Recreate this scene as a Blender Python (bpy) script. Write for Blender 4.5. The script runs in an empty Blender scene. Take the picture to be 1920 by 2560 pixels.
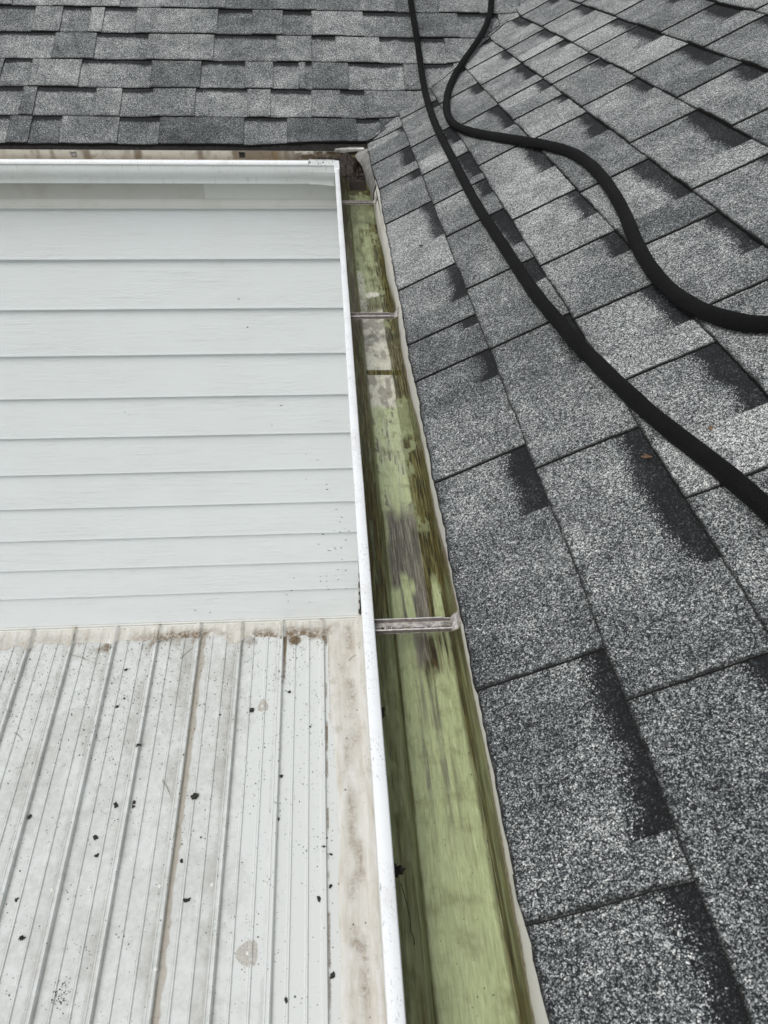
import bpy, bmesh, math, random
import numpy as np
from mathutils import Vector, Matrix
rad = math.radians
random.seed(7); rng = np.random.default_rng(11)
SC = bpy.context.scene
# ------------------------------------------------------------ camera, sky, sun, exposure
cam = bpy.data.cameras.new('camera'); co = bpy.data.objects.new('camera', cam); SC.collection.objects.link(co)
cam.sensor_fit = 'VERTICAL'; cam.sensor_height = 36; cam.sensor_width = 27; cam.lens = 1843.5/2560*36
cam.clip_start = .05; cam.clip_end = 500
co.matrix_world = Matrix(((0.9974, 0.0269, -0.0662, -0.0299), (-0.0683, 0.6306, -0.7731, -1.5337), (0.0210, 0.7757, 0.6308, 0.6667), (0, 0, 0, 1)))
cam.dof.use_dof = True; cam.dof.focus_distance = 1.55; cam.dof.aperture_fstop = 16
SC.camera = co
W = bpy.data.worlds.new('World'); SC.world = W; W.use_nodes = True
nt = W.node_tree; bg = nt.nodes['Background']
sky = nt.nodes.new('ShaderNodeTexSky'); sky.sky_type = 'NISHITA'; sky.sun_disc = False
SUN_EL, SUN_AZ = 50, 222          # azimuth clockwise from +Y
sky.sun_elevation = rad(SUN_EL); sky.sun_rotation = rad(SUN_AZ); sky.dust_density = 3; sky.air_density = 1
hs = nt.nodes.new('ShaderNodeHueSaturation'); hs.inputs['Saturation'].default_value = .22
nt.links.new(sky.outputs[0], hs.inputs['Color']); nt.links.new(hs.outputs[0], bg.inputs['Color'])
bg.inputs['Strength'].default_value = .105
sl = bpy.data.lights.new('sun', 'SUN'); sl.energy = 1.35; sl.angle = rad(34); sl.color = (1, .97, .93)
so = bpy.data.objects.new('sun', sl); SC.collection.objects.link(so); so.location = (0, 0, 6)
sd = Vector((math.sin(rad(SUN_AZ))*math.cos(rad(SUN_EL)), math.cos(rad(SUN_AZ))*math.cos(rad(SUN_EL)), math.sin(rad(SUN_EL))))
so.rotation_euler = sd.to_track_quat('Z', 'Y').to_euler()
SC.view_settings.view_transform = 'Standard'; SC.view_settings.look = 'None'
SC.view_settings.exposure = 0.5; SC.view_settings.gamma = 1
SC.cycles.max_bounces = 6

# ------------------------------------------------------------ measured layout (metres)
TH = 0.5070; ct, st, tt = math.cos(TH), math.sin(TH), math.tan(TH)
XS, ZS, YF = .1195, .0131, 1.3124       # near eave, eave height, far eave
YC = 1.1908                              # front lip of the far gutter
YW = 1.3408; ZM = -2.432; MS = .118      # siding plane, patio roof height at the wall, its slope
EX = .143

# ------------------------------------------------------------ noise
def _h(ix, iy, s):
    h = (ix.astype(np.int64)*374761393 + iy.astype(np.int64)*668265263 + s*974634777) & 0x7fffffff
    h = ((h ^ (h >> 13))*1274126177) & 0x7fffffff
    return ((h ^ (h >> 16)) & 0xffff)/65535.
def vn(x, y, s=0):
    x = np.asarray(x, float); y = np.asarray(y, float); x, y = np.broadcast_arrays(x, y)
    ix = np.floor(x); iy = np.floor(y); fx = x-ix; fy = y-iy; fx = fx*fx*(3-2*fx); fy = fy*fy*(3-2*fy)
    a = _h(ix, iy, s); b = _h(ix+1, iy, s); c = _h(ix, iy+1, s); d = _h(ix+1, iy+1, s)
    return (a*(1-fx)+b*fx)*(1-fy)+(c*(1-fx)+d*fx)*fy
def fbm(x, y, s=0, o=3):
    r = 0; a = .5; t = 0
    for i in range(o): r = r+a*vn(np.asarray(x)*2**i, np.asarray(y)*2**i, s+i*17); t += a; a *= .55
    return r/t
def sst(e0, e1, x): t = np.clip((np.asarray(x, float)-e0)/(e1-e0), 0, 1); return t*t*(3-2*t)

# ------------------------------------------------------------ object helpers
def link(o, parent=None, label=None, cat=None, group=None, kind=None):
    SC.collection.objects.link(o)
    if parent: o.parent = parent
    return tag(o, label, cat, group, kind)
def tag(o, label=None, cat=None, group=None, kind=None):
    for k, v in (('label', label), ('category', cat), ('group', group), ('kind', kind)):
        if v: o[k] = v
    return o
def thing(name, label, cat, loc=(0, 0, 0), group=None):
    o = bpy.data.objects.new(name, None); o.empty_display_size = .1
    o.location = loc; return link(o, None, label, cat, group)
def mesh(name, V, F, mats, parent=None, smooth=False, mi=None, col=None, uv=None, loc=None, **tg):
    me = bpy.data.meshes.new(name); V = np.asarray(V, float)
    off = Vector((0, 0, 0))
    if parent is not None and parent.type == 'EMPTY': off = parent.location.copy()
    elif parent is not None: off = parent.get('_o', None) and Vector(parent['_o']) or Vector((0, 0, 0))
    if parent is None and loc is not None: off = Vector(loc)
    me.from_pydata((V-np.array(off)).tolist(), [], F if isinstance(F, list) else F.tolist())
    for m in (mats if isinstance(mats, (list, tuple)) else [mats]): me.materials.append(m)
    if mi is not None: me.polygons.foreach_set('material_index', np.asarray(mi, np.int32))
    if smooth: me.polygons.foreach_set('use_smooth', [True]*len(me.polygons))
    if col is not None:
        a = me.color_attributes.new('col', 'FLOAT_COLOR', 'POINT'); c = np.ones((len(V), 4)); c[:, :np.asarray(col).shape[1]] = col
        a.data.foreach_set('color', c.ravel())
    if uv is not None:
        l = me.uv_layers.new(name='uv'); idx = np.zeros(len(me.loops), np.int32); me.loops.foreach_get('vertex_index', idx)
        l.data.foreach_set('uv', np.asarray(uv)[idx].ravel())
    me.update(); o = bpy.data.objects.new(name, me)
    if parent is None and loc is not None: o.location = loc
    return link(o, parent, **tg)
def grid(P, flip=False):
    n, m = P.shape[:2]; i = np.arange(n*m).reshape(n, m)
    f = np.stack([i[:-1, :-1], i[1:, :-1], i[1:, 1:], i[:-1, 1:]], -1).reshape(-1, 4)
    return P.reshape(-1, 3), (f[:, ::-1] if flip else f)
class MB:
    def __init__(s): s.V = []; s.F = []; s.C = []; s.M = []; s.n = 0
    def add(s, V, F, c=None, m=0):
        V = np.asarray(V, float); s.V.append(V)
        s.F += [[int(k)+s.n for k in f] for f in F]; s.M += [m]*len(F); s.n += len(V)
        if c is None: c = np.zeros((len(V), 3))
        c = np.asarray(c, float)
        if c.ndim == 1: c = np.tile(c, (len(V), 1))
        s.C.append(c)
    def box(s, a, b, c=None, m=0):
        (x0, y0, z0), (x1, y1, z1) = a, b
        s.add([(x0,y0,z0),(x1,y0,z0),(x1,y1,z0),(x0,y1,z0),(x0,y0,z1),(x1,y0,z1),(x1,y1,z1),(x0,y1,z1)],
              [(0,3,2,1),(4,5,6,7),(0,1,5,4),(1,2,6,5),(2,3,7,6),(3,0,4,7)], c, m)
    def tube(s, P, r, n=10, m=0, c=None):
        P = [Vector(p) for p in P]; k = len(P); R = r if hasattr(r, '__len__') else [r]*k; V = []
        for i, p in enumerate(P):
            t = (P[min(i+1, k-1)]-P[max(i-1, 0)]).normalized(); u = t.cross(Vector((.03, .02, 1))).normalized(); w = t.cross(u)
            for j in range(n): a = 2*math.pi*j/n; V.append(p+(u*math.cos(a)+w*math.sin(a))*R[i])
        F = [(i*n+j, i*n+(j+1) % n, (i+1)*n+(j+1) % n, (i+1)*n+j) for i in range(k-1) for j in range(n)]
        F += [tuple(range(n))[::-1], tuple((k-1)*n+j for j in range(n))]
        s.add([tuple(v) for v in V], F, c, m)
    def build(s, name, mats, parent=None, smooth=False, loc=None, **tg):
        return mesh(name, np.concatenate(s.V), s.F, mats, parent, smooth, s.M, np.concatenate(s.C), None, loc, **tg)

# ------------------------------------------------------------ material helpers
class NT:
    def __init__(s, name):
        s.m = bpy.data.materials.new(name); s.m.use_nodes = True; s.t = s.m.node_tree; s.b = s.t.nodes['Principled BSDF']
        s.tc = s.t.nodes.new('ShaderNodeTexCoord')
    def n(s, ty, ins=None, **p):
        q = s.t.nodes.new('ShaderNode'+ty)
        for k, v in p.items(): setattr(q, k, v)
        for k, v in (ins or {}).items(): s.set(q.inputs[k], v)
        return q
    def set(s, i, v):
        if isinstance(v, bpy.types.NodeSocket): s.t.links.new(v, i)
        else: i.default_value = v
    def math(s, op, a, b=0., c=None, clamp=False):
        q = s.n('Math', operation=op, use_clamp=clamp); s.set(q.inputs[0], a); s.set(q.inputs[1], b)
        if c is not None: s.set(q.inputs[2], c)
        return q.outputs[0]
    def mix(s, f, a, b, mode='MIX'):
        q = s.n('Mix', data_type='RGBA', blend_type=mode); s.set(q.inputs['Factor'], f)
        s.set(q.inputs[6], (*a, 1) if isinstance(a, tuple) else a); s.set(q.inputs[7], (*b, 1) if isinstance(b, tuple) else b)
        return q.outputs[2]
    def ramp(s, f, st, interp='LINEAR'):
        q = s.n('ValToRGB'); s.set(q.inputs[0], f); e = q.color_ramp; e.interpolation = interp
        while len(e.elements) < len(st): e.elements.new(.5)
        for el, (p, c) in zip(e.elements, st): el.position = p; el.color = (*c, 1) if isinstance(c, tuple) else (c, c, c, 1)
        return q.outputs[0]
    def obj(s, sc=(1, 1, 1)): return s.n('Mapping', {'Vector': s.tc.outputs['Object'], 'Scale': sc}).outputs[0]
    def noise(s, sc, det=3, vec=None, rough=.55, dist=0.):
        return s.n('TexNoise', {'Vector': vec or s.tc.outputs['Object'], 'Scale': sc, 'Detail': det, 'Roughness': rough, 'Distortion': dist}).outputs[0]
    def vor(s, sc, vec=None, feat='F1', rnd=1.):
        return s.n('TexVoronoi', {'Vector': vec or s.tc.outputs['Object'], 'Scale': sc, 'Randomness': rnd}, feature=feat)
    def sep(s, c): return s.n('SeparateColor', {'Color': c}).outputs
    def attr(s): return s.n('Attribute', attribute_name='col').outputs['Color']
    def bump(s, h, strength=.5, dist=.001, nrm=None):
        i = {'Height': h, 'Strength': strength, 'Distance': dist}
        if nrm is not None: i['Normal'] = nrm
        return s.n('Bump', i).outputs[0]
    def out(s, col=None, rough=None, nrm=None, metal=None, spec=None, coat=None):
        for k, v in (('Base Color', col), ('Roughness', rough), ('Normal', nrm), ('Metallic', metal), ('Specular IOR Level', spec), ('Coat Weight', coat)):
            if v is not None: s.set(s.b.inputs[k], (*v, 1) if isinstance(v, tuple) else v)
        return s.m

def m_shingle():
    q = NT('asphalt_granules'); A = q.sep(q.attr())      # R tone, G dark band, B bare edge and painted gap shadow
    v = q.vor(960); c = q.sep(v.outputs['Color']); v2 = q.vor(420); c2 = q.sep(v2.outputs['Color'])
    mid = q.noise(190, 2, rough=.7); blot = q.noise(14, 4, rough=.6); blot2 = q.noise(2.2, 3)
    t = q.math('ADD', q.math('MULTIPLY', c[0], .76), q.math('MULTIPLY', c2[0], .26))
    t = q.math('ADD', t, q.math('MULTIPLY', q.math('SUBTRACT', blot, .5), .42))
    t = q.math('ADD', t, q.math('MULTIPLY', q.math('SUBTRACT', blot2, .5), .30)); t = q.math('ADD', t, q.math('MULTIPLY', q.math('SUBTRACT', mid, .5), .36))
    t = q.math('ADD', t, q.math('MULTIPLY', q.math('SUBTRACT', A[0], .5), .46))
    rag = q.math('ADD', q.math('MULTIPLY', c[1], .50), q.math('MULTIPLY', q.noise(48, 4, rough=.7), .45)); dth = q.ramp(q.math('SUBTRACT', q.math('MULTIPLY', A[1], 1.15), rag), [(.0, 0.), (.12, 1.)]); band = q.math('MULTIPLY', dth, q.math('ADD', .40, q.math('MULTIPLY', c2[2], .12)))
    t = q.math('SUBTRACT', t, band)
    g = q.ramp(t, [(.0, (.007, .0075, .009)), (.30, (.018, .020, .023)), (.44, (.052, .060, .065)), (.60, (.150, .168, .176)), (.76, (.34, .37, .378)), (.92, (.68, .71, .71)), (1., (.85, .87, .86))])
    tint = q.mix(q.math('MULTIPLY', c[2], .35), g, q.mix(1., g, (1.12, .98, .86), 'MULTIPLY'))
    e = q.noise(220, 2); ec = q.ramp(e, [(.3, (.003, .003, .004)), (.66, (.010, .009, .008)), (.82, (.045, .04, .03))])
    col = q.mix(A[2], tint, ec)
    h = q.math('ADD', q.math('SUBTRACT', 1., v.outputs['Distance']), q.math('MULTIPLY', c[1], .5))
    return q.out(col, .88, q.bump(h, .9, .0011, None), spec=.35)

def m_white(name, col=(.80, .81, .81), dirt=.35, dcol=(.33, .30, .24), rough=.32, sc=9, scratch=0.):
    q = NT(name); n = q.noise(sc, 5, rough=.65); f = q.ramp(n, [(.5, 0.), (.78, 1.)])
    f = q.math('MULTIPLY', f, dirt); s = q.noise(160, 2); sp = q.math('MULTIPLY', q.ramp(s, [(.70, 0.), (.76, 1.)]), dirt)
    c = q.mix(q.math('MAXIMUM', f, sp), col, dcol); nr = q.bump(q.noise(30, 3), .12, .002)
    if name == 'white_gutter_face':
        stv = q.ramp(q.noise(1, 3, q.obj((95, 95, 5)), .6), [(.60, 0.), (.68, 1.)]); c = q.mix(q.math('MULTIPLY', stv, .30), c, (.33, .34, .34))
    if scratch:
        w = q.noise(1, 4, q.obj((520, 260, 200)), .7, .8); reg = q.ramp(q.noise(11, 2), [(.42, 0.), (.52, 1.)])
        k = q.math('MULTIPLY', q.math('MULTIPLY', q.ramp(w, [(.58, 0.), (.64, 1.)]), reg), scratch); c = q.mix(k, c, (.30, .31, .32))
    return q.out(c, rough, nr)

def m_algae():
    q = NT('algae_stained_aluminium'); A = q.attr(); vec = q.obj((420, 16, 420))
    s = q.noise(1, 5, vec, .68); s2 = q.noise(1, 3, q.obj((1400, 60, 1400)), .6); bl = q.noise(45, 4)
    lum = q.n('RGBToBW', {'Color': A}).outputs[0]; dk = q.ramp(lum, [(.09, 1.), (.20, 0.)]); k = q.mix(dk, q.ramp(s, [(.25, .80), (.5, 1.), (.75, 1.14)]), q.ramp(s, [(.36, .25), (.5, .95), (.58, 2.1)]))
    c = q.mix(1., A, k, 'MULTIPLY'); c = q.mix(.42, c, q.mix(1., c, q.ramp(s2, [(.35, .5), (.65, 1.4)]), 'MULTIPLY')); st2 = q.noise(1, 4, q.obj((700, 22, 500)), .75)
    c = q.mix(q.math('MULTIPLY', q.ramp(st2, [(.60, 0.), (.66, 1.)]), q.ramp(q.noise(9, 3), [(.50, 0.), (.60, .6)])), c, (.045, .032, .012))
    c = q.mix(q.math('MULTIPLY', q.ramp(bl, [(.52, 0.), (.75, 1.)]), .45), c, (.085, .075, .02))
    v = q.vor(240); d = q.math('MULTIPLY', q.ramp(v.outputs['Distance'], [(.09, 1.), (.16, 0.)]), q.ramp(q.sep(v.outputs['Color'])[0], [(.86, 0.), (.88, 1.)]))
    c = q.mix(d, c, (.03, .025, .015))
    aw = q.n('Attribute', attribute_name='col').outputs['Alpha']     # wetness
    r = q.math('SUBTRACT', .46, q.math('MULTIPLY', aw, .34))
    dr = q.vor(330); dh = q.math('MULTIPLY', q.ramp(dr.outputs['Distance'], [(.0, 1.), (.42, 0.)]), q.ramp(q.noise(38, 2), [(.48, 0.), (.56, 1.)]))
    h = q.math('ADD', q.math('MULTIPLY', dh, aw), q.math('MULTIPLY', s, .25))
    return q.out(c, r, q.bump(h, .55, .0012))

def m_siding():
    q = NT('white_vinyl_siding'); v = q.obj((5.5, 5.5, 70)); w = q.noise(1, 2, v, .4, .9)
    rid = q.math('ABSOLUTE', q.math('SUBTRACT', q.math('FRACT', q.math('MULTIPLY', w, 7.)), .5))
    reg = q.ramp(q.noise(1, 2, q.obj((2, 2, 9))), [(.35, .25), (.65, 1.)])
    n = q.noise(2.2, 5); f = q.math('MULTIPLY', q.ramp(n, [(.45, 0.), (.8, 1.)]), .18)
    c = q.mix(f, (.600, .632, .640), (.47, .47, .45))
    return q.out(c, .42, q.bump(q.math('MULTIPLY', rid, reg), .62, .0026), spec=.4)

def m_pan():
    q = NT('weathered_white_roof_pan'); A = q.sep(q.attr())     # R grime, G brown staining, B sealant
    n = q.noise(26, 6, rough=.72); n2 = q.noise(4, 4); fine = q.noise(240, 3, rough=.8)
    g = q.math('ADD', A[0], q.math('MULTIPLY', q.math('SUBTRACT', n, .5), 1.1)); g = q.math('ADD', g, q.math('MULTIPLY', q.math('SUBTRACT', n2, .5), .4))
    g = q.math('MULTIPLY', q.ramp(g, [(.05, 0.), (1.1, 1.)]), q.math('ADD', .40, q.math('MULTIPLY', fine, 1.1)))
    c = q.mix(g, (.535, .555, .548), (.235, .225, .205))
    b = q.math('ADD', A[1], q.math('MULTIPLY', q.math('SUBTRACT', q.noise(38, 5, rough=.7), .5), .9))
    b = q.math('ADD', b, q.math('MULTIPLY', q.math('SUBTRACT', q.noise(150, 3, rough=.8), .5), .8)); c = q.mix(q.math('MULTIPLY', q.ramp(b, [(.42, 0.), (1.15, 1.)]), q.ramp(A[1], [(.05, 0.), (.4, 1.)])), c, (.15, .11, .07))
    c = q.mix(q.math('MULTIPLY', A[2], q.math('ADD', .55, q.math('MULTIPLY', n, .7))), c, (.30, .265, .215))
    for sc, th, col in ((48, .15, (.05, .05, .045)), (21, .10, (.025, .025, .022)), (75, .20, (.16, .16, .15))):
        v = q.vor(sc); rr = q.sep(v.outputs['Color']); lim = q.math('MULTIPLY', q.math('MULTIPLY', rr[0], th), q.ramp(q.noise(6, 3), [(.35, .25), (.65, 1.5)]))
        jag = q.math('ADD', v.outputs['Distance'], q.math('MULTIPLY', q.math('SUBTRACT', fine, .5), .12))
        d = q.math('MULTIPLY', q.math('LESS_THAN', jag, lim), q.math('GREATER_THAN', rr[1], .35)); c = q.mix(q.math('MULTIPLY', d, .85), c, col)
    return q.out(c, .42, q.bump(n, .15, .002))

def m_cream():
    q = NT('yellowed_roof_sealant'); n = q.noise(1, 5, q.obj((26, 5, 26)), .65); n2 = q.noise(60, 4, rough=.7)
    c = q.ramp(n, [(.28, (.40, .37, .31)), (.5, (.49, .48, .445)), (.7, (.55, .55, .53))])
    st = q.math('MULTIPLY', q.ramp(q.noise(8, 5, rough=.7), [(.56, 0.), (.74, 1.)]), q.ramp(n2, [(.3, .2), (.7, 1.)]))
    A = q.sep(q.attr()); st = q.math('MAXIMUM', q.math('MULTIPLY', st, .65), q.math('MULTIPLY', A[0], q.ramp(n2, [(.32, .1), (.62, 1.)])))
    c = q.mix(st, c, (.13, .09, .05)); v = q.vor(36); rr = q.sep(v.outputs['Color'])
    d = q.math('MULTIPLY', q.math('LESS_THAN', v.outputs['Distance'], q.math('MULTIPLY', rr[0], .16)), q.math('GREATER_THAN', rr[1], .35))
    return q.out(q.mix(q.math('MULTIPLY', d, .8), c, (.06, .05, .035)), .55, q.bump(q.noise(22, 4), .5, .006))

def m_hose():
    q = NT('black_braided_hose'); uv = q.n('UVMap', uv_map='uv').outputs[0]
    b = q.n('TexBrick', {'Vector': uv, 'Scale': 1., 'Mortar Size': .13, 'Mortar Smooth': 1., 'Brick Width': .55, 'Row Height': .28, 'Color1': (1, 1, 1, 1), 'Color2': (.8, .8, .8, 1), 'Mortar': (0, 0, 0, 1)})
    h = q.math('ADD', q.n('RGBToBW', {'Color': b.outputs['Color']}).outputs[0], q.math('MULTIPLY', q.noise(900, 2), .6))
    c = q.mix(q.ramp(q.noise(14, 4), [(.45, 0.), (.8, 1.)]), (.004, .004, .0044), (.009, .0087, .0085))
    c = q.mix(q.ramp(q.noise(500, 2), [(.66, 0.), (.72, .6)]), c, (.028, .028, .027))
    return q.out(c, .62, q.bump(h, 1., .0022), spec=.16)

def m_dripattr():
    q = NT('grimy_drip_flange'); A = q.sep(q.attr()); n = q.noise(90, 5, rough=.75); n2 = q.noise(9, 4)
    f = q.ramp(q.math('ADD', A[0], q.math('SUBTRACT', n, .5)), [(.22, 0.), (.62, .92)]); f = q.math('MAXIMUM', f, q.math('MULTIPLY', q.ramp(n2, [(.55, 0.), (.75, 1.)]), .35))
    c = q.mix(f, (.52, .515, .47), q.ramp(q.noise(200, 3), [(.35, (.05, .035, .018)), (.65, (.26, .20, .12))]))
    return q.out(c, .5, q.bump(n, .4, .001))

def m_plain(name, a, b, sc=30, rough=.6, metal=0., bump=.3, bd=.001, det=4, lo=.35, hi=.65):
    q = NT(name); n = q.noise(sc, det, rough=.65)
    return q.out(q.ramp(n, [(lo, a), (hi, b)]), rough, q.bump(n, bump, bd), metal=metal)

M = dict(shingle=m_shingle(), algae=m_algae(), siding=m_siding(), pan=m_pan(), cream=m_cream(), hose=m_hose(),
         lip=m_white('white_gutter_enamel', (.775, .80, .815), .30, scratch=1.), outer=m_white('white_gutter_face', (.66, .69, .69), .30, (.38, .37, .33), sc=6),
         trim=m_white('white_trim', (.62, .63, .60), .4, (.42, .38, .30), sc=5),
         fascia=m_white('stained_fascia', (.52, .52, .49), .5, (.36, .31, .22), sc=7),
         drip=m_white('dirty_drip_edge', (.58, .57, .52), .8, (.22, .18, .12), sc=16, rough=.45),
         hanger=m_plain('dull_zinc_strap', (.30, .28, .265), (.66, .63, .60), 130, .30, .35, .2, .0004, lo=.38, hi=.60),
         hangeredge=m_plain('strap_edge_highlight', (.62, .60, .57), (.92, .90, .87), 200, .30, .4, .2, .0003), hangerin=m_plain('strap_shade', (.10, .085, .08), (.2, .18, .17), 200, .5, .2),  # flange rim highlight and inner shade are painted as separate colours
         dark=m_plain('dark_gap', (.012, .012, .012), (.03, .028, .025), 60, .9),
         wood=m_plain('roof_sheathing', (.10, .08, .05), (.18, .14, .09), 20, .9),
         muck=m_plain('wet_leaf_muck', (.006, .004, .0035), (.030, .018, .012), 90, .7, 0, .9, .004),
         leaf=m_plain('brown_leaf_scrap', (.09, .050, .028), (.20, .12, .065), 80, .8),
         moss=m_plain('black_moss', (.010, .011, .009), (.035, .036, .028), 300, .9, 0, .8, .002),
         twig=m_plain('dry_twig', (.16, .13, .10), (.30, .26, .21), 200, .9),
         ring=m_plain('dried_water_stain', (.30, .29, .26), (.44, .43, .40), 160, .5),
         grass=m_plain('lawn', (.03, .05, .015), (.06, .09, .03), 6, .95, det=6),
         rust=m_plain('screw_metal', (.14, .12, .10), (.40, .39, .36), 400, .4, .6),
         steel=m_plain('bent_flashing_metal', (.12, .12, .115), (.34, .335, .32), 24, .35, .25, .3, .003))

M_DRIP = m_dripattr()
# ------------------------------------------------------------ ground
g = mesh('ground', [(-60, -60, -5.5), (60, -60, -5.5), (60, 60, -5.5), (-60, 60, -5.5)], [(0, 1, 2, 3)], M['grass'], kind='structure')

# ------------------------------------------------------------ shingled roof slopes
def roofz(x, y):
    a = tt*(x-XS); b = tt*(y-YF); w = .012
    m = np.maximum(a, b); return m+w*np.log(np.exp((a-m)/w)+np.exp((b-m)/w))
def near_pt(s, y, h):
    s, y, h = np.broadcast_arrays(np.asarray(s, float), np.asarray(y, float), np.asarray(h, float))
    x = XS+s*ct; z0 = ZS+s*st; d = roofz(x, y)-tt*(x-XS)
    d = d*sst(0.0, .05, s+.02)
    und = .0022*(fbm(x*4, y*4, 5)-.5)*2
    return np.stack([x-st*h, y, z0+d+ct*(h+und)], -1)
def far_pt(s, x, h):
    s, x, h = np.broadcast_arrays(np.asarray(s, float), np.asarray(x, float), np.asarray(h, float))
    y = YF+s*ct; z0 = ZS+s*st; d = roofz(x, y)-tt*(y-YF)
    lift = .013*sst(-.35, .05, x)*(1-sst(.0, .16, s))*(1-.8*sst(.08, .2, x))
    und = .0022*(fbm(x*4, y*4, 9)-.5)*2
    return np.stack([x, y-st*h, z0+d+lift+ct*(h+und)], -1)
def strip(mb, pt, k, a0, a1, hb, tone, is_slot, vcut, drop, seed, jl, jr):
    """one tab of course k between a0 and a1 along the eave; hb = added height; vcut(s) caps the far end"""
    sl = np.concatenate([[0, .0018, .0045], np.linspace(.012, .08, 8), np.linspace(.09, EX+.014, 9)]); n = max(2, int((a1-a0)/.011))
    S = k*EX+sl; wl = max(a1-a0, .01); T = np.linspace(0, 1, n); T = np.unique(np.concatenate([T, [.0022/wl, .0045/wl, 1-.0016/wl, 1-.0040/wl] if not is_slot else [.5]])); n = len(T)
    L = a0+jl*(fbm(S*9, seed, 3)-.5)*2+(jl*.35)*(vn(S*110, seed, 8)-.5); R = a1+jr*(fbm(S*9, seed+7, 3)-.5)*2+(jr*.35)*(vn(S*110, seed+3, 8)-.5)
    cut = vcut(S); L = np.minimum(L, cut); R = np.minimum(R, cut)
    if (R-L).max() < .002: return
    A = L[:, None]+(R-L)[:, None]*T[None, :]
    Sg = np.repeat(S[:, None], n, 1)
    butt = (fbm(A[0]*16, k*3.1, 21)-.5)*.004+(vn(A[0]*120, k*5.3, 4)-.5)*.0022
    if k == 0: butt = butt+(EAVE(A[0]) if pt is near_pt else .010)
    Sg[0] += butt; Sg[1] += butt; Sg[2] += butt
    H = .0056*(1-sl/EX)[:, None]+hb+0*A
    H[0] -= .0008
    lift = .0028*(fbm(A*5, k*1.7, 31)-.35)*np.exp(-sl/.05)[:, None]; H = H+np.maximum(lift, -.001)
    P = pt(Sg, A, H); V, F = grid(P, pt is far_pt)
    band = np.zeros_like(A)
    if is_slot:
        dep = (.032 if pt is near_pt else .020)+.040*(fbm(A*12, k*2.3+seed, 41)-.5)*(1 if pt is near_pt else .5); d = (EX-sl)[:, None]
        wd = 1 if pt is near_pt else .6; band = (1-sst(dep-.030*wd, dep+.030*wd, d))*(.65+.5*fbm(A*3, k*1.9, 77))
    tn = np.full_like(A, tone)+.10*(fbm(A*7, Sg*7, 51)-.5)
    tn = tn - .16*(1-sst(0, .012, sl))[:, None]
    eg = np.zeros_like(A); ew = 1. if pt is near_pt else .45; eg[0] = ew; eg[1] = ew*(.35+.65*vn(A[1]*90, k*3.7, 5))  # dark rim on the top face: cut edge plus painted gap shadow
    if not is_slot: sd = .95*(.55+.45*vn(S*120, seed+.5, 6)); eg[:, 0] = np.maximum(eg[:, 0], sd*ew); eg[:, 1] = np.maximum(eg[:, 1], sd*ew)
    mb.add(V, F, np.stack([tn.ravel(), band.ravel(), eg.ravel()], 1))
    # butt edge and the two side edges, in bare asphalt
    def skirt(Sx, Ax, Hx, low):
        Q = np.stack([pt(Sx, Ax, Hx), pt(Sx, Ax, low)], 0); v, f = grid(Q)
        mb.add(v, f, (0, 0, 1))
    skirt(Sg[0], A[0], H[0], H[0]-drop)
    skirt(Sg[:, 0], A[:, 0], H[:, 0], H[:, 0]-.0042); skirt(Sg[:, -1], A[:, -1], H[:, -1], H[:, -1]-.0042)
def EAVE(y):
    return np.interp(y, [-1.35, -1.03, -.67, -.28, .05, .49, .78, .98, 1.30], [.002, 0, 0, .001, .005, .008, .011, .004, .002])
NSLOT = {0: [(.86, 1.055), (.697, .772), (.204, .46), (-.15, .022), (-.277, -.238), (-.477, -.382), (-.818, -.677), (-1.245, -1.051), (-1.6, -1.286), (-2.0, -1.85)],
 1: [(1.304, 1.40), (.809, 1.0), (.458, .677), (.292, .41), (-.046, .17), (-.239, -.136), (-.548, -.395), (-.995, -.743), (-1.4, -1.119), (-1.8, -1.7)],
 2: [(1.166, 1.305), (.68, .936), (.245, .503), (-.093, .067), (-.294, -.197), (-.569, -.43), (-.802, -.641), (-1.15, -.902), (-1.6, -1.4)],
 3: [(1.355, 1.52), (1.007, 1.23), (.816, .931), (.632, .70), (.282, .469), (-.203, .028), (-.47, -.308), (-.75, -.56), (-1.3, -1.05)],
 4: [(1.307, 1.482), (1.127, 1.21), (.83, .931), (.72, .817), (.38, .509), (-.118, .136), (-.42, -.202), (-.9, -.7)],
 5: [(1.329, 1.507), (.922, 1.103), (.704, .92), (.328, .543), (.127, .244), (-.25, -.036), (-.6, -.45)],
 6: [(1.4, 1.508), (.921, 1.129), (.555, .729), (.25, .45), (-.1, .02)]}
NEAR_TONE = {(0, -.35): .60, (1, -.15): .62, (1, -.45): .45}
FSLOT = {0: [(-.951-.103, -.951), (-.753, -.612), (-.316, -.165), (.084, .168)], 1: [(-1.054, -.845), (-.756, -.645), (-.493, -.307), (-.223, -.076), (.03, .119)],
 2: [(-1.189, -1.088), (-.912, -.659), (-.479, -.318), (-.216, -.121), (-.096, -.07), (.063, .271), (.351, .463)],
 3: [(-1.4, -1.022), (-.871, -.681), (-.437, -.203), (-.072, .02), (.186, .439)],
 4: [(-1.45, -1.111), (-1.009, -.906), (-.855, -.734), (-.429, -.297), (-.18, -.07), (.13, .33), (.502, .665)],
 5: [(-1.2, -1.05), (-.8, -.645), (-.40, -.22), (-.05, .116), (.258, .429), (.593, .759)]}
def rand_slots(a0, a1, r):
    o = []; a = a0+r.uniform(.03, .2)
    while a < a1: w = r.uniform(.08, .26); o.append((a, a+w)); a += w+r.uniform(.09, .32)
    return o
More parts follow.
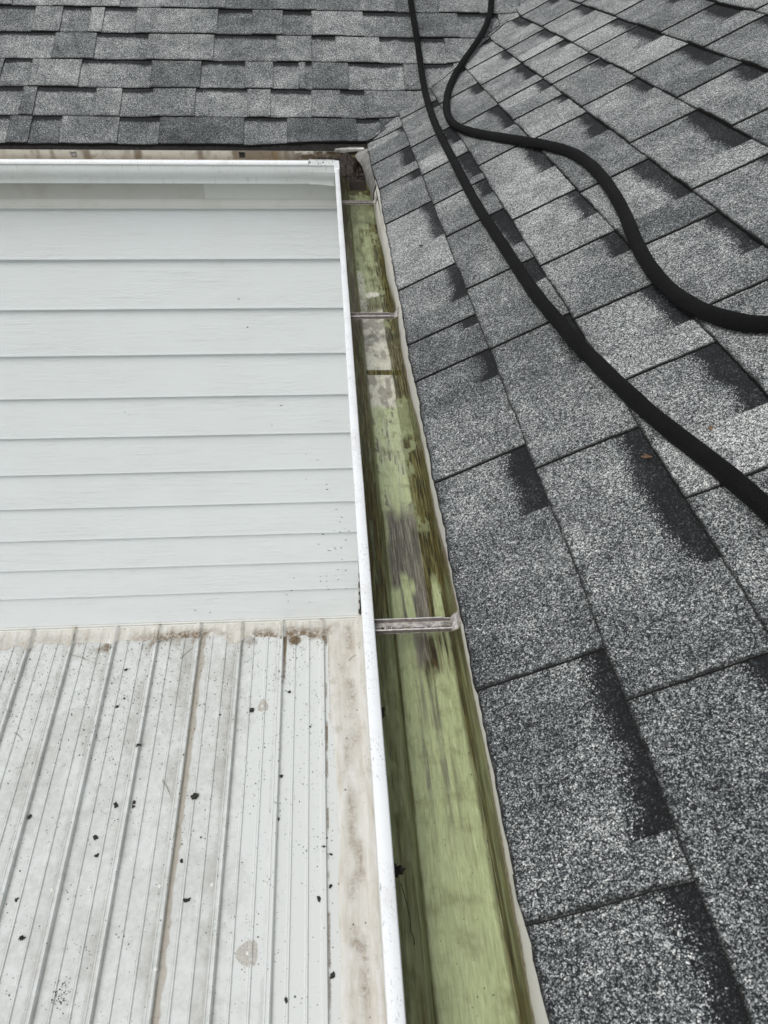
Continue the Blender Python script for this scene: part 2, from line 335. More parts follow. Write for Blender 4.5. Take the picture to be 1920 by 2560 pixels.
def build_roof(pt, ncourse, lo, slots, vcutf, seed, base):
    r = random.Random(seed); mb = MB()
    for k in range(ncourse):
        vc = lambda S: vcutf(S)
        hi = float(vcutf(np.array([(k+1)*EX+.02]))[0])+.01
        sl = sorted([x for x in slots.get(k, rand_slots(lo, hi, r))])
        if k in slots:
            b = sl[0][0]; e = sl[-1][1]; sl = [x for x in rand_slots(lo, b-.25, r)]+sl+[x for x in rand_slots(e+.1, hi, r)]
        # strip under everything (the shim layer showing in slots), tab on top between slots
        prev = lo; segs = []
        for a, b in sl:
            a = max(a, prev)
            if a > prev: segs.append((prev, a, 0))
            segs.append((a, b, 1)); prev = b
        segs.append((prev, hi+.02, 0))
        for i, (a, b, s) in enumerate(segs):
            if a > hi: continue
            tone = base+r.choice([-.22, -.10, 0, .04, .12, .22])*.9+r.uniform(-.05, .05)
            if s: tone = base+r.uniform(-.16, .14)
            if pt is far_pt and k == 0 and a > -.66 and not s: tone = base-.30
            if pt is near_pt:
                tone += .07 if k >= 2 else 0
                if k == 0 and a < -.2: tone = base-.15+r.uniform(-.05, .05)
                if k == 1 and a < -1.05: tone = base-.20
                elif k == 1 and -.75 < a < .2: tone = base-.09+r.uniform(-.06, .06)
            if s: strip(mb, pt, k, a-.02, b+.02, 0, tone, True, vc, .0052, i, 0, 0)
            else:
                strip(mb, pt, k, a, b, .0034, tone, False, vc, .0086, i*1.3+k, .0022, .0022)
    # closing rows of sheathing are added by the caller
    return mb
valley_near = lambda S: YF+np.asarray(S)*ct+.012
valley_far = lambda S: XS+np.asarray(S)*ct+.004+.010*(fbm(np.asarray(S)*20, 3., 8)-.5)
near = thing('shingled_roof', 'grey asphalt shingle roof slope on the right, beside the green gutter and under the hoses', 'roof', (XS, -.5, ZS))
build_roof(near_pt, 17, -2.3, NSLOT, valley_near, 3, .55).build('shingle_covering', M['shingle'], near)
far = thing('shingled_roof', 'grey asphalt shingle roof slope at the top, facing the viewer above the white siding', 'roof', (-1, YF, ZS))
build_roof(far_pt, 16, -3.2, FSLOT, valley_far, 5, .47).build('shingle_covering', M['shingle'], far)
def deck(pt, lo, par, vcut):
    S = np.linspace(.016 if pt is near_pt else .045, 16*EX, 80); T = np.linspace(0, 1, 30); hi = vcut(S)
    A = lo+(hi-lo)[:, None]*T[None, :]; P0 = pt(S[:, None]+0*A, A, -.007+0*A); P1 = pt(S[:, None]+0*A, A, -.020+0*A)
    mb = MB(); v, f = grid(P0, pt is far_pt); mb.add(v, f); v, f = grid(P1, pt is near_pt); mb.add(v, f)
    v, f = grid(np.stack([P0[0], P1[0]])); mb.add(v, f); v, f = grid(np.stack([P0[-1], P1[-1]])); mb.add(v, f)
    mb.build('sheathing', M['wood'], par)
deck(near_pt, -2.3, near, valley_near); deck(far_pt, -3.2, far, valley_far)
# fascia boards
mb = MB(); mb.box((XS+.0075, -2.3, -.16), (XS+.028, YC+.1235, -.002)); mb.build('fascia_board', M['fascia'], near)
mb = MB(); mb.box((-3.2, YF+.0045, -.16), (.112, YF+.026, -.004)); fb = mb.build('fascia_board', M['fascia'], far)
mb = MB(); mb.box((-3.2, YF+.0125, -.003), (-.30, YF+.040, .0185)); mb.box((-.30, YF+.0125, -.003), (.150, YF+.040, .026)); mb.build('eave_shadow_strip', M['dark'], far)  # black filler added in the eave gap, standing in for its shadow
mb = MB(); mb.box((-.4715, YF+.0030, -.158), (.112, YF+.0044, -.09)); mb.build('fascia_cover', M['trim'], far)

# drip edge of the near roof: a bent white flange hanging into the gutter, curling in at the corner
FL = [(-2.3, -.016), (-1.340, -.030), (-1.30, -.028), (-1.24, -.026), (-1.2, -.022), (-1.10, -.013), (-1.03, -.015), (-.98, -.017), (-.93, -.014), (-.86, -.017), (-.76, -.030), (-.655, -.040), (-.61, -.026), (-.446, -.034), (-.287, -.052), (-.128, -.055), (-.03, -.031), (.073, -.036), (.20, -.048), (.337, -.058), (.406, -.045), (.55, -.055), (.648, -.062), (.80, -.060), (.925, -.046)]
ys = np.arange(-2.3, .93, .012); zb = np.interp(ys, [a for a, _ in FL], [b for _, b in FL])+.002*(fbm(ys*16, 1, 2)-.5)
rows = []
for j in range(7):
    t = j/6; zt = ZS+.002
    z = zt+(zb-zt)*t; x = XS+.0008+np.maximum(EAVE(ys), 0)*.9*(1-float(sst(0, .34, t)))-.0035*math.sin(t*math.pi)*fbm(ys*5, 2, 6)-.004*t*fbm(ys*7, 5, 3)*(-zb/.06)
    rows.append(np.stack([x, ys, z], -1))
P = np.stack(rows); v, f = grid(P, True); mb = MB(); mb.add(v, f)
P2 = P.copy(); P2[..., 0] += .0012; v, f = grid(P2); mb.add(v, f)
v, f = grid(np.stack([P[-1], P2[-1]])); mb.add(v, f)
nr, ny = P.shape[:2]; tt_ = np.linspace(0, 1, nr)[:, None]; stn = sst(.45, .95, tt_+.35*(fbm(ys*30, 3., 4)[None]-.5)+0*P[..., 0])*(.35+.65*sst(.3, -.1, ys))[None]
de = mb.build('drip_edge', M_DRIP, near, smooth=True); ca = de.data.color_attributes['col']; arr = np.zeros((len(de.data.vertices), 4)); k_ = nr*ny; arr[:k_, 0] = stn.ravel(); arr[k_:2*k_, 0] = stn.ravel(); arr[2*k_:, 0] = .8; ca.data.foreach_set('color', arr.ravel())
def ribbon(T, B, name, mat, par, n=5, bulge=(0, 0, 0), th=.001):
    T = np.array(T, float); B = np.array(B, float); u = np.linspace(0, 1, len(T)); uu = np.linspace(0, 1, 6*len(T))
    T = np.stack([np.interp(uu, u, T[:, i]) for i in range(3)], -1); B = np.stack([np.interp(uu, u, B[:, i]) for i in range(3)], -1)
    P = np.stack([T+(B-T)*t+np.array(bulge)*math.sin(t*math.pi) for t in np.linspace(0, 1, n+1)])
    P += .0025*(fbm(uu*9, 2.2, 5)[None, :, None]-.5)
    mb = MB(); v, f = grid(P, True); mb.add(v, f); P2 = P+np.array([th, th*.3, -th*.2]); v, f = grid(P2); mb.add(v, f)
    for a, b in ((P[-1], P2[-1]), (P[0], P2[0])): v, f = grid(np.stack([a, b])); mb.add(v, f)
    return mb.build(name, mat, par, smooth=True)
ribbon([(XS+.002, .86, ZS), (XS+.001, 1.0, ZS), (XS, 1.1, ZS+.001), (XS, 1.2, ZS+.003), (XS-.002, 1.285, ZS+.008)],
       [(XS-.001, .86, -.052), (XS-.006, 1.0, -.045), (XS-.016, 1.1, -.035), (XS-.024, 1.19, -.016), (XS-.046, 1.27, -.001)], 'curled_flashing', M['steel'], near, bulge=(-.006, 0, .004))
ribbon([(.01, 1.318, ZS-.001), (.03, 1.317, ZS+.003), (.07, 1.314, ZS+.006), (.110, 1.308, ZS+.006)],
       [(.00, 1.313, .002), (.03, 1.309, .000), (.06, 1.304, .004), (.105, 1.296, .011)], 'curled_flashing', M['steel'], far, bulge=(0, -.004, .005))

# ------------------------------------------------------------ gutters (K style, swept, mitred at the inside corner)
INN = [(.0145, -.0012), (.0135, -.010), (.0105, -.018), (.0095, -.028), (.0125, -.038), (.0195, -.047), (.030, -.0555), (.0375, -.0605), (.0415, -.067), (.0437, -.078), (.0465, -.0815),
       (.1195, -.0825), (.1218, -.078), (.1224, -.06), (.1224, .004)]
OUT = [(.0145, -.0012), (.0140, .0002), (.0130, .0008), (.0015, .0008), (.0003, 0), (0, -.0105), (.0004, -.0118), (.0016, -.0124), (.0050, -.0128), (.0055, -.022), (.0085, -.036), (.0165, -.0485), (.028, -.0575), (.0350, -.0620), (.0388, -.068), (.0408, -.0785), (.0408, -.0835), (.0420, -.0842), (.1232, -.0850), (.1238, .004)]
def dense(pr, step):
    pr = np.array(pr); o = [pr[0]]
    for a, b in zip(pr[:-1], pr[1:]):
        n = max(1, int(np.hypot(*(b-a))/step))
        o += [a+(b-a)*i/n for i in range(1, n+1)]
    return np.array(o)
def paint_near(a, z, y):
    G = np.array((.385, .435, .240)); PG = np.array((.46, .50, .34)); O = np.array((.060, .054, .016)); B = np.array((.034, .023, .009)); Mt = np.array((.20, .185, .155)); Wt = np.array((.66, .65, .56))
    mx = lambda c, d, f: c*(1-f[..., None])+d*f[..., None]
    t = (a-.0445)/.077; wob = (fbm(y*14, a*60, 3)-.5)*.16; s = fbm(a*260, y*7, 12, 4); s2 = fbm(a*420, y*18, 13, 3); b = fbm(a*70, y*26, 14, 4)
    c = np.zeros(a.shape+(3,))+G; wet = np.full(a.shape, .25)
    seg = lambda y0, y1, e=.02: sst(y0-e, y0+e, y+wob*.25)*(1-sst(y1-e, y1+e, y+wob*.25))
    # lower run: clean green with faint rubbed streaks
    c = mx(c, Mt*.62, seg(-1.14, -.93, .05)*sst(.52, .66, s)*sst(.05, .2, t)*(1-sst(.55, .8, t))*.75)
    c = mx(c, O*1.6, sst(.60, .70, s2)*.30*(y < -.6)); edg = 1-sst(.0, .09, np.minimum(np.abs(t), np.abs(1-t))); c = mx(c, B*1.5, sst(.45, .52, s+edg*.12)*edg*.8)
    c = mx(c, G*1.12, seg(-1.5, -1.0, .1)*sst(.45, .6, b)*.5)
    c = mx(c, O*.9, sst(.90, .96, t)*.6*(y < -.9)); c = mx(c, O*1.3, (1-sst(.0, .03, np.abs(t-.01)))*.7)
    c = mx(c, B*1.2, seg(-.945, -.872, .014)*sst(.40, .5, t+wob)*(1-sst(.86, .93, t))*sst(.30, .55, s))
    c = mx(c, Mt*.8, seg(-.925, -.865, .012)*sst(.30, .36, t)*(1-sst(.52, .6, t))*.8)
    # brushed zone between the lower two hangers
    z1 = seg(-.862, -.60); c = mx(c, Mt*.62, z1*sst(.02, .10, t+wob)*.95)
    fing = lambda t0, w, y0, y1, lean=0.: (1-sst(w*.7, w, np.abs(t-t0-(y-y0)*lean+wob*.15)))*sst(y0-.01, y0+.01, y)*(1-sst(y1-.012, y1+.012, y))
    for f in ((.10, .13, -.87, -.79, 0), (.36, .09, -.87, -.762, -.6), (.44, .05, -.80, -.775, 0), (.15, .05, -.87, -.80, 0)): c = mx(c, G*1.12, z1*fing(*f)*(.65+.35*sst(.35, .5, s)))
    c = mx(c, Mt*.95, z1*sst(.46, .5, t)*(1-sst(.66, .7, t))*sst(.4, .6, s)*.6)
    # long pale green reach
    z2 = seg(-.62, -.27); c = mx(c, PG, z2*(.6+.4*sst(.3, .6, b))*(1-.55*sst(-.5, -.62, y)))
    c = mx(c, G*1.2, z2*sst(.35, .55, s)*.7); c = mx(c, Mt*.75, z2*sst(.52, .60, b)*sst(.44, .6, s)*.9)
    # pale scoured, wet reach, painted sky reflection, and the olive print of a removed hanger
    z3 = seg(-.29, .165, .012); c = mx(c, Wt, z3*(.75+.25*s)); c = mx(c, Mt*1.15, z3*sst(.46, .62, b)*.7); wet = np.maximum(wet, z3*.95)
    wet = np.maximum(wet, z2*.6); wet = np.maximum(wet, z1*.55)
    pr = sst(-.1655, -.163, y)*(1-sst(-.1435, -.141, y))*(1-sst(.93, .97, t)); c = mx(c, O*1.5, pr)
    # upper reach: mottled green and olive, wet sparkle painted pale, mostly on the left
    z4 = seg(.155, 1.4); c = mx(c, G*.95, z4); c = mx(c, O*1.25, z4*sst(.36, .68, b*.5+s*.5)*.8)
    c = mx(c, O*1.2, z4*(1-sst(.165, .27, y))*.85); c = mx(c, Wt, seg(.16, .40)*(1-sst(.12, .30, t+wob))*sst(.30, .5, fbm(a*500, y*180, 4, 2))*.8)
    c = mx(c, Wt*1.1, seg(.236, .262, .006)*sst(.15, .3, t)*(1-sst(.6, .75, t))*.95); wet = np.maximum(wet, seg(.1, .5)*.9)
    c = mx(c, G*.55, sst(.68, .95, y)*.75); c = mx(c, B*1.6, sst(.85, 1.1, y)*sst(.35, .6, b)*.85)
    # olive strip along the house side of the floor
    st_ = sst(.655, .70, t+wob*.35)*seg(-.86, .80, .01)
    c = mx(c, O*(1.1), st_*(.86+.14*s)); c = mx(c, G*.8, st_*sst(.58, .68, b)*.75*(sst(-.75, -.6, y)))
    for f in ((.83, .07, -.85, -.768, .4), (.90, .03, -.86, -.79, .5)): c = mx(c, G*1.02, fing(*f))
    c = mx(c, G*.85, st_*seg(-.40, -.27)*.6)
    # front wall
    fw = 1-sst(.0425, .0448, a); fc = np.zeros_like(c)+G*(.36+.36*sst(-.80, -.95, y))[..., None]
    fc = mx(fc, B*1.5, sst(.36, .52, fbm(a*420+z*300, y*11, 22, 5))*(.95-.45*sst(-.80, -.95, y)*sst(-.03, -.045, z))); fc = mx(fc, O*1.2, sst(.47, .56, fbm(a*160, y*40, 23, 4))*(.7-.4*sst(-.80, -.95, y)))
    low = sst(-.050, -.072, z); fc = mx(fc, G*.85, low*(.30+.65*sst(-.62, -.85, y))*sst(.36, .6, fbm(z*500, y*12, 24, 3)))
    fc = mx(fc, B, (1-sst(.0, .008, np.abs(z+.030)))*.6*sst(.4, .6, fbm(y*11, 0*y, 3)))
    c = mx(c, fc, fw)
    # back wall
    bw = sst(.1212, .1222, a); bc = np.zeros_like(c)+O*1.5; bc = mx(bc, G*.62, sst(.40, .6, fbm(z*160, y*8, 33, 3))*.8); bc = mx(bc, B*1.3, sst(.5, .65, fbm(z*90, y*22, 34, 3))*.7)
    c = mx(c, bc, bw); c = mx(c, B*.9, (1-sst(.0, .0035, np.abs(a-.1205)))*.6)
    return np.concatenate([c, (wet*(1-fw*.6))[..., None]], -1)
def paint_far(a, z, x):
    G = np.array((.13, .14, .07)); B = np.array((.05, .03, .015)); Wt = np.array((.56, .54, .47)); mx = lambda c, d, f: c*(1-f[..., None])+d*f[..., None]
    c = np.zeros(a.shape+(3,))+Wt; c = mx(c, B*2.2, sst(.5, .72, fbm(x*22, z*9, 6, 3))*.75); c = mx(c, np.array((.20, .15, .09)), sst(.0, -.03, z)*.5)
    c = mx(c, np.array((.13, .075, .02)), (1-sst(.006, .016, np.abs(x+.207)))*.8)
    c = mx(c, B, sst(-.21, -.10, x)*sst(.36, .52, fbm(x*60, z*70, 8, 4))*.92); c = mx(c, B*.7, sst(-.07, .0, x)*.9)
    bw = sst(.02, .06, x)*sst(-.002, -.012, z); c = mx(c, G*1.2, bw*sst(.32, .5, fbm(x*50, z*50, 18, 3)))
    c = mx(c, B*1.5, (1-sst(.11, .12, a))*.6)
    return np.concatenate([c, np.full(a.shape, .3)[..., None]], -1)
def mesh4(name, mb_parts, mats, parent):
    V = []; F = []; C = []; Mi = []; n = 0
    for v, f, c, m in mb_parts:
        V.append(v); F.append(f+n); C.append(c); Mi += [m]*len(f); n += len(v)
    return mesh(name, np.concatenate(V), np.concatenate(F), mats, parent, True, Mi, np.concatenate(C))
def trough(axis, lo, step, paint, name, par, hole=None):
    I = dense(INN, .0016) if axis == 'y' else dense(INN, .004); O_ = np.array(OUT); parts = []
    ends = (YC if axis == 'y' else 0)
    for pr, m in ((I, 1), (O_, 0)):
        end = ends+pr[:, 0]
        if m == 1:
            near_t = np.arange(-1.45 if axis == 'y' else -1.3, 1.0, step); core = np.concatenate([np.arange(lo, near_t[0], .05), near_t]); e0 = 1.15 if axis == 'y' else -.05; core = core[core < e0]
        else: core = np.arange(lo, 1.15 if axis == 'y' else -.05, .05)
        tl = np.linspace(0, 1, 26)[1:]
        U = np.concatenate([np.repeat(core[None], len(pr), 0), core[-1]+(end-core[-1])[:, None]*tl[None]], 1)
        A = np.repeat(pr[:, :1], U.shape[1], 1); Z = np.repeat(pr[:, 1:], U.shape[1], 1)
        wv = .0010*(fbm(U*3, 7., 3)-.5)*(Z > -.02)*2
        P = np.stack([A+wv, U, Z], -1) if axis == 'y' else np.stack([U, YC+A, Z], -1)
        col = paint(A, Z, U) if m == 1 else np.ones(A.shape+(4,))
        v, f = grid(P, (axis == 'y') ^ (m == 0)); c = col.reshape(-1, 4)
        if m == 1 and hole:
            cen = v[f].mean(1); keep = ~((cen[:, 0] > hole[0]) & (cen[:, 0] < hole[1]) & (cen[:, 1] > hole[2]) & (cen[:, 1] < hole[3]) & (cen[:, 2] < -.07)); f = f[keep]
        mi = m
        parts.append((v, f, c, mi))
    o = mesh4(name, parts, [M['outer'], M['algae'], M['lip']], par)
    me = o.data     # rolled lip gets the clean enamel
    off = par.location
    for p in me.polygons:
        if p.material_index == 0 and p.center.z+off.z > -.0127: p.material_index = 2
    return o
gn = thing('rain_gutter', 'long white gutter with green algae inside, running beside the right roof slope', 'gutter', (0, -.5, 0))
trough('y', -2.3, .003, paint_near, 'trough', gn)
gf = thing('rain_gutter', 'white gutter with a brown stained inside, along the far roof edge above the siding', 'gutter', (-1, YC, 0))
trough('x', -3.2, .005, paint_far, 'trough', gf)
# corner outlet: a flat dark plate stands in for the recess
mb = MB(); mb.box((.050, 1.135, -.0820), (.113, 1.285, -.0806)); mb.build('outlet_plate', m_plain('dark_outlet', (.006, .0045, .003), (.022, .016, .009), 70, .95), gn)
mb = MB()
for a, b in (((.047, 1.129, -.0822), (.117, 1.135, -.0796)), ((.1115, 1.135, -.0822), (.1165, 1.285, -.0796)), ((.0465, 1.135, -.0822), (.050, 1.285, -.0796))): mb.box(a, b)
mb.build('outlet_rim', M['algae_rim'] if 'algae_rim' in M else m_plain('olive_rim', (.06, .06, .02), (.16, .15, .06), 70, .35), gn)
# corner strip over the mitre, on the far gutter front, and the white lip cap on the near one
cs = []
for (a, z) in OUT[4:18]: cs.append((a, z))
cs = np.array(cs); x0, x1 = -.088, -.0005
nrm = np.gradient(cs, axis=0); nrm = np.stack([nrm[:, 1], -nrm[:, 0]], 1); nrm /= np.linalg.norm(nrm, axis=1)[:, None]+1e-9
pr = cs+nrm*.0016; pr[0] = (0.0, .0022)
U = np.linspace(x0, x1, 12); P = np.stack([np.stack([np.full(len(pr), u), YC+pr[:, 0]-.0006, pr[:, 1]-.006*sst(-.06, 0, u)*(pr[:, 1] < -.07)], -1) for u in U]); v, f = grid(P)
mb = MB(); mb.add(v, f, (1, 1, 1)); P2 = P.copy(); P2[..., 1] += .001; v, f = grid(np.stack([P[0], P2[0]])); mb.add(v, f, (1, 1, 1))
mb.box((x0, YC-.0010, .0009), (x1, YC+.0150, .0026), (1, 1, 1)); mb.build('mitre_strip', M['outer'], gf)
mb = MB(); mb.box((-.0016, 1.098, -.0135), (.0158, YC-.0022, .0030)); o = mb.build('lip_cap', M['lip'], gn)

def loops_plate(name, loops, th, mat, par, loc, rx=0):
    cu = bpy.data.curves.new(name, 'CURVE'); cu.dimensions = '2D'; cu.fill_mode = 'BOTH'; cu.extrude = th/2
    for L in loops:
        s = cu.splines.new('POLY'); s.points.add(len(L)-1); s.use_cyclic_u = True
        for p, (x, y) in zip(s.points, L): p.co = (x, y, 0, 1)
    t = bpy.data.objects.new('tmp', cu); SC.collection.objects.link(t); dg = bpy.context.evaluated_depsgraph_get()
    me = bpy.data.meshes.new_from_object(t.evaluated_get(dg)); SC.collection.objects.unlink(t); bpy.data.objects.remove(t)
    me.materials.clear(); me.materials.append(mat); me.name = name
    o = bpy.data.objects.new(name, me); o.location = loc; return link(o, par)
def text_mesh(txt, size, mat, par, loc, depth=.0002, name='lettering'):
    cu = bpy.data.curves.new(name, 'FONT'); cu.body = txt; cu.size = size; cu.extrude = depth; cu.offset = .00012
    t = bpy.data.objects.new('tmp', cu); SC.collection.objects.link(t); dg = bpy.context.evaluated_depsgraph_get()
    me = bpy.data.meshes.new_from_object(t.evaluated_get(dg)); SC.collection.objects.unlink(t); bpy.data.objects.remove(t)
    me.materials.clear(); me.materials.append(mat); me.name = name
    o = bpy.data.objects.new(name, me); o.location = loc; return link(o, par)
engr = m_plain('stamped_marking', (.06, .045, .04), (.12, .10, .09), 300, .7)
def circ(cx, cy, r, n=14, a0=0, a1=360): return [(cx+r*math.cos(rad(a0+(a1-a0)*i/n)), cy+r*math.sin(rad(a0+(a1-a0)*i/n))) for i in range(n if a1-a0 == 360 else n+1)]
def hanger(yc, full):
    # strap empty-free: the plate is the part, flanges and lettering are its sub-parts
    x0, x1, w = .011, .1125, .0090
    outer = [(x0, -w), (x1, -w), (x1, w), (x0, w)]
    key = lambda cx, s: [(cx+s*.0065, -.0008)]+[(cx+s*.0002*k, y) for k, y in ()]
    def keyhole(cx, s, L):
        r = .0024; pts = circ(cx, -.001, r, 12, 25, 335); pts = [(cx+(px-cx)*s*-1, py) for px, py in pts]
        return [(cx+s*-L, -.0018), (cx+s*-L, -.0002)] + pts if s > 0 else [(cx+L, -.0018)] + pts + [(cx+L, -.0002)]
    k1 = [(x0+.0015, -.0018)]+circ(.0245, -.001, .0024, 12, 200, 520)+[(x0+.0015, -.0002)]
    k2 = [(.0490, -.0022), (.0560, -.0024), (.0585, -.0030), (.0600, -.0012), (.0575, .0008), (.0545, .0006), (.0490, -.0004)]
    k3 = [(.0930, -.0060), (.0965, -.0020), (.0985, .0010), (.1010, .0016), (.1025, -.0020), (.1035, -.0060)]
    pl = loops_plate('hanger', [outer, k1, k2, k3], .0012, M['hanger'], gn, (0, yc-gn.location.y, -.0145)); pl['_o'] = [0, yc, -.0145]
    mb = MB()
    for s in (-1, 1):
        n = 40; X = np.linspace(x0, x1-.004, n); lo = -.0145; hi = -.0085+.0006*(fbm(X*300, 1, 4)-.5)
        hi = np.where((s > 0) & (X > .10), -.0100, hi)
        a = np.stack([X, np.full(n, yc+s*w), np.full(n, lo)], -1); b = np.stack([X, np.full(n, yc+s*(w+.0006)), hi], -1); c = b+np.array([0, -s*.0016, .0002]); d = np.stack([X, np.full(n, yc+s*(w-.0014)), np.full(n, lo)], -1)
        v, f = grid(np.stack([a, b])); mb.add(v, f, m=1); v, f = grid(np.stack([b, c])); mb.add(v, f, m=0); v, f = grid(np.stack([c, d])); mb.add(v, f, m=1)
    mb.build('flange', [M['hangeredge'], M['hangerin']], pl)
    mb = MB()   # bracket tab that turns up at the gutter's back wall
    w2 = w+.001
    for (xa, za, xb, zb_) in ((.1095, -.0138, .1168, -.008), (.1168, -.008, .1198, .002)):
        mb.add([(xa, yc-w2, za), (xb, yc-w2-.001, zb_), (xb, yc+w2+.003, zb_+.002), (xa, yc+w2, za), (xa-.0012, yc-w2, za+.0015), (xb-.0012, yc-w2-.001, zb_+.0015), (xb-.0012, yc+w2+.003, zb_+.0035), (xa-.0012, yc+w2, za+.0015)],
               [(0,3,2,1),(4,5,6,7),(0,1,5,4),(1,2,6,5),(2,3,7,6),(3,0,4,7)])
    mb.build('end_tab', M['hanger'], pl)
    mb = MB(); mb.tube([(.1000, yc-.001, -.013), (.1080, yc-.001, -.0125), (.1180, yc-.001, -.0120)], [.0042, .0030, .0018], 8); mb.build('screw', M['rust'], pl)
    if full:
        text_mesh('R', .0085, engr, pl, (.0305, -.0040, .0007)); 
        mb = MB(); mb.box((.0283, yc-.0040, -.0139), (.0288, yc+.0022, -.0136)); mb.box((.0296, yc-.0040, -.0139), (.0301, yc+.0022, -.0136)); mb.box((.0283, yc-.0044, -.0139), (.0301, yc-.0040, -.0136)); mb.build('emblem_strokes', engr, pl)
        text_mesh('Raytec', .0052, engr, pl, (.0360, -.0036, .0007)); text_mesh('Hanger  Bracket', .0050, engr, pl, (.0620, -.0038, .0007))
for i, y in enumerate((-.924, -.029, .7735)): hanger(y, i < 2)
# hanger ends showing on the back wall inside the far gutter
for x, c in ((-.907, 0), (-.325, 1)):
    mb = MB(); mb.box((x-.009, YC+.1196, -.016), (x+.009, YC+.1214, -.0005)); mb.box((x-.010, YC+.1160, -.0015), (x+.010, YC+.1206, .0005)); h = mb.build('hanger_end', M['hanger'] if c == 0 else M['dark'], gf)
    mb = MB(); mb.tube([(x, YC+.1190, -.008), (x, YC+.1165, -.0082)], [.0048, .0040], 10); mb.build('screw', M['rust'], h)

mb = MB(); r = random.Random(17)
for i in range(330):
    y = r.uniform(-1.45, 1.1); x = r.uniform(.047, .119) if r.random() < .75 else r.choice([.0475, .118])+r.gauss(0, .001); q_ = r.choice([.0005, .0007, .0010, .0013]); z = -.0822 if x > .0465 else -.080
    mb.add([(x+r.uniform(-q_, q_), y+r.uniform(-q_, q_)*1.5, z) for _ in range(4)]+[(x, y, z+q_*.9)], [(0, 1, 4), (1, 2, 4), (2, 3, 4), (3, 0, 4), (0, 1, 2, 3)])
mb.build('gutter_grit', M['moss'], None, kind='stuff', label='fine dark grit and seeds scattered along the floor of the green gutter', cat='grit')
mb = MB()
for i in range(60):
    x = -r.random()**1.4*.085-.004; y = YC-.0012 if r.random() < .55 else YC+r.uniform(.0, .014); z = r.uniform(-.011, .0) if y < YC else .0026; q_ = r.uniform(.0008, .0022)
    mb.add([(x-q_, y-.0002, z-q_), (x+q_, y-.0002, z-q_*.6), (x+q_*.4, y-.0002, z+q_), (x, y-q_*.8, z+.0004)], [(0, 1, 3), (1, 2, 3), (2, 0, 3), (0, 2, 1)])
mb.tube([(-.0885, YC-.0006, .0016), (-.0885, YC-.0014, -.010)], .0008, 5); mb.build('dirt_flecks', M['moss'], gf, kind='stuff')
# wet leaf muck heaped in the corner
n = 70; X = np.linspace(-.135, .121, n); Y = np.linspace(1.225, 1.3125, 34); XX, YY = np.meshgrid(X, Y, indexing='ij')
hh = sst(-.14, -.02, XX)*sst(1.235, 1.30, YY)*.075*(.45+.9*fbm(XX*45, YY*45, 3, 4))*(1-.35*sst(.06, .12, XX)); ZZ = -.083+hh+.004*fbm(XX*200, YY*200, 7, 3)*sst(0, .01, hh)
keep = hh > .002; v, f = grid(np.stack([XX, YY, ZZ], -1)); kf = keep.ravel()[f].any(1); f = f[kf]
mb = MB(); mb.add(v, f)
r = random.Random(5)
for i in range(160):
    x = r.uniform(-.16, .118); y = r.uniform(1.25, 1.311); h0 = float(-.083+.075*sst(-.14, -.02, x)*sst(1.235, 1.30, y)*.8); h0 = min(h0+.004, .004)
    L = r.uniform(.004, .013); a = r.uniform(0, 6.28); t = [r.uniform(-.5, .5) for _ in range(3)]
    dx = math.cos(a)*L; dy = math.sin(a)*L
    mb.add([(x-dx, y-dy, h0+t[0]*L), (x+dy*.4, y-dx*.4, h0+t[1]*L), (x+dx, y+dy, h0+t[2]*L), (x-dy*.4, y+dx*.4, h0)], [(0, 1, 2, 3)], m=0 if r.random() < .85 else 1)
mb.build('leaf_muck', [M['muck'], M['leaf']], None, smooth=False, kind='stuff', label='dark wet rotten leaf muck heaped in the corner where the two gutters meet', cat='leaf debris')
# clot of moss on the near gutter's front wall, and dirt fringe
def lump(name, c, r0, sq, seed, mat, par=None, sub=2, jag=.5, **tg):
    bm = bmesh.new(); bmesh.ops.create_icosphere(bm, subdivisions=sub, radius=1.); V = []
    rr = random.Random(seed); ax = [rr.uniform(.7, 1.4) for _ in range(3)]
    for v in bm.verts:
        k = 1+jag*(float(fbm(v.co.x*1.6+seed, v.co.y*1.6+v.co.z*1.1, seed))-.5)*2+jag*.5*(rr.random()-.5)
        V.append((c[0]*0+v.co.x*r0*ax[0]*k, v.co.y*r0*ax[1]*k, v.co.z*r0*sq*k+r0*sq*.6))
    F = [[v.index for v in f.verts] for f in bm.faces]; bm.free()
    return mesh(name, np.array(V)+np.array(c), F, mat, par, False, None, None, None, c, **tg)
lump('moss_clot', (.0185, -1.2130, -.030), .0065, .9, 4, M['muck'], sub=3, jag=.8, label='dark brown clot inside the green gutter behind its white lip, low in the photo', cat='debris')
lump('moss_clot', (.0140, -1.0420, -.026), .0060, 1.2, 9, M['muck'], sub=3, jag=.9, label='thin dark clot inside the green gutter just below the lowest hanger', cat='debris')
mb = MB(); P = [(.022, -1.222, -.034), (.026, -1.235, -.043), (.029, -1.247, -.050), (.0285, -1.258, -.052), (.031, -1.262, -.0535), (.031, -1.268, -.054)]; mb.tube(P, .0004, 5)
mb.build('root_thread', M['muck'], None, loc=P[0], label='thin curly dark root hanging below the brown clot in the green gutter', cat='root')

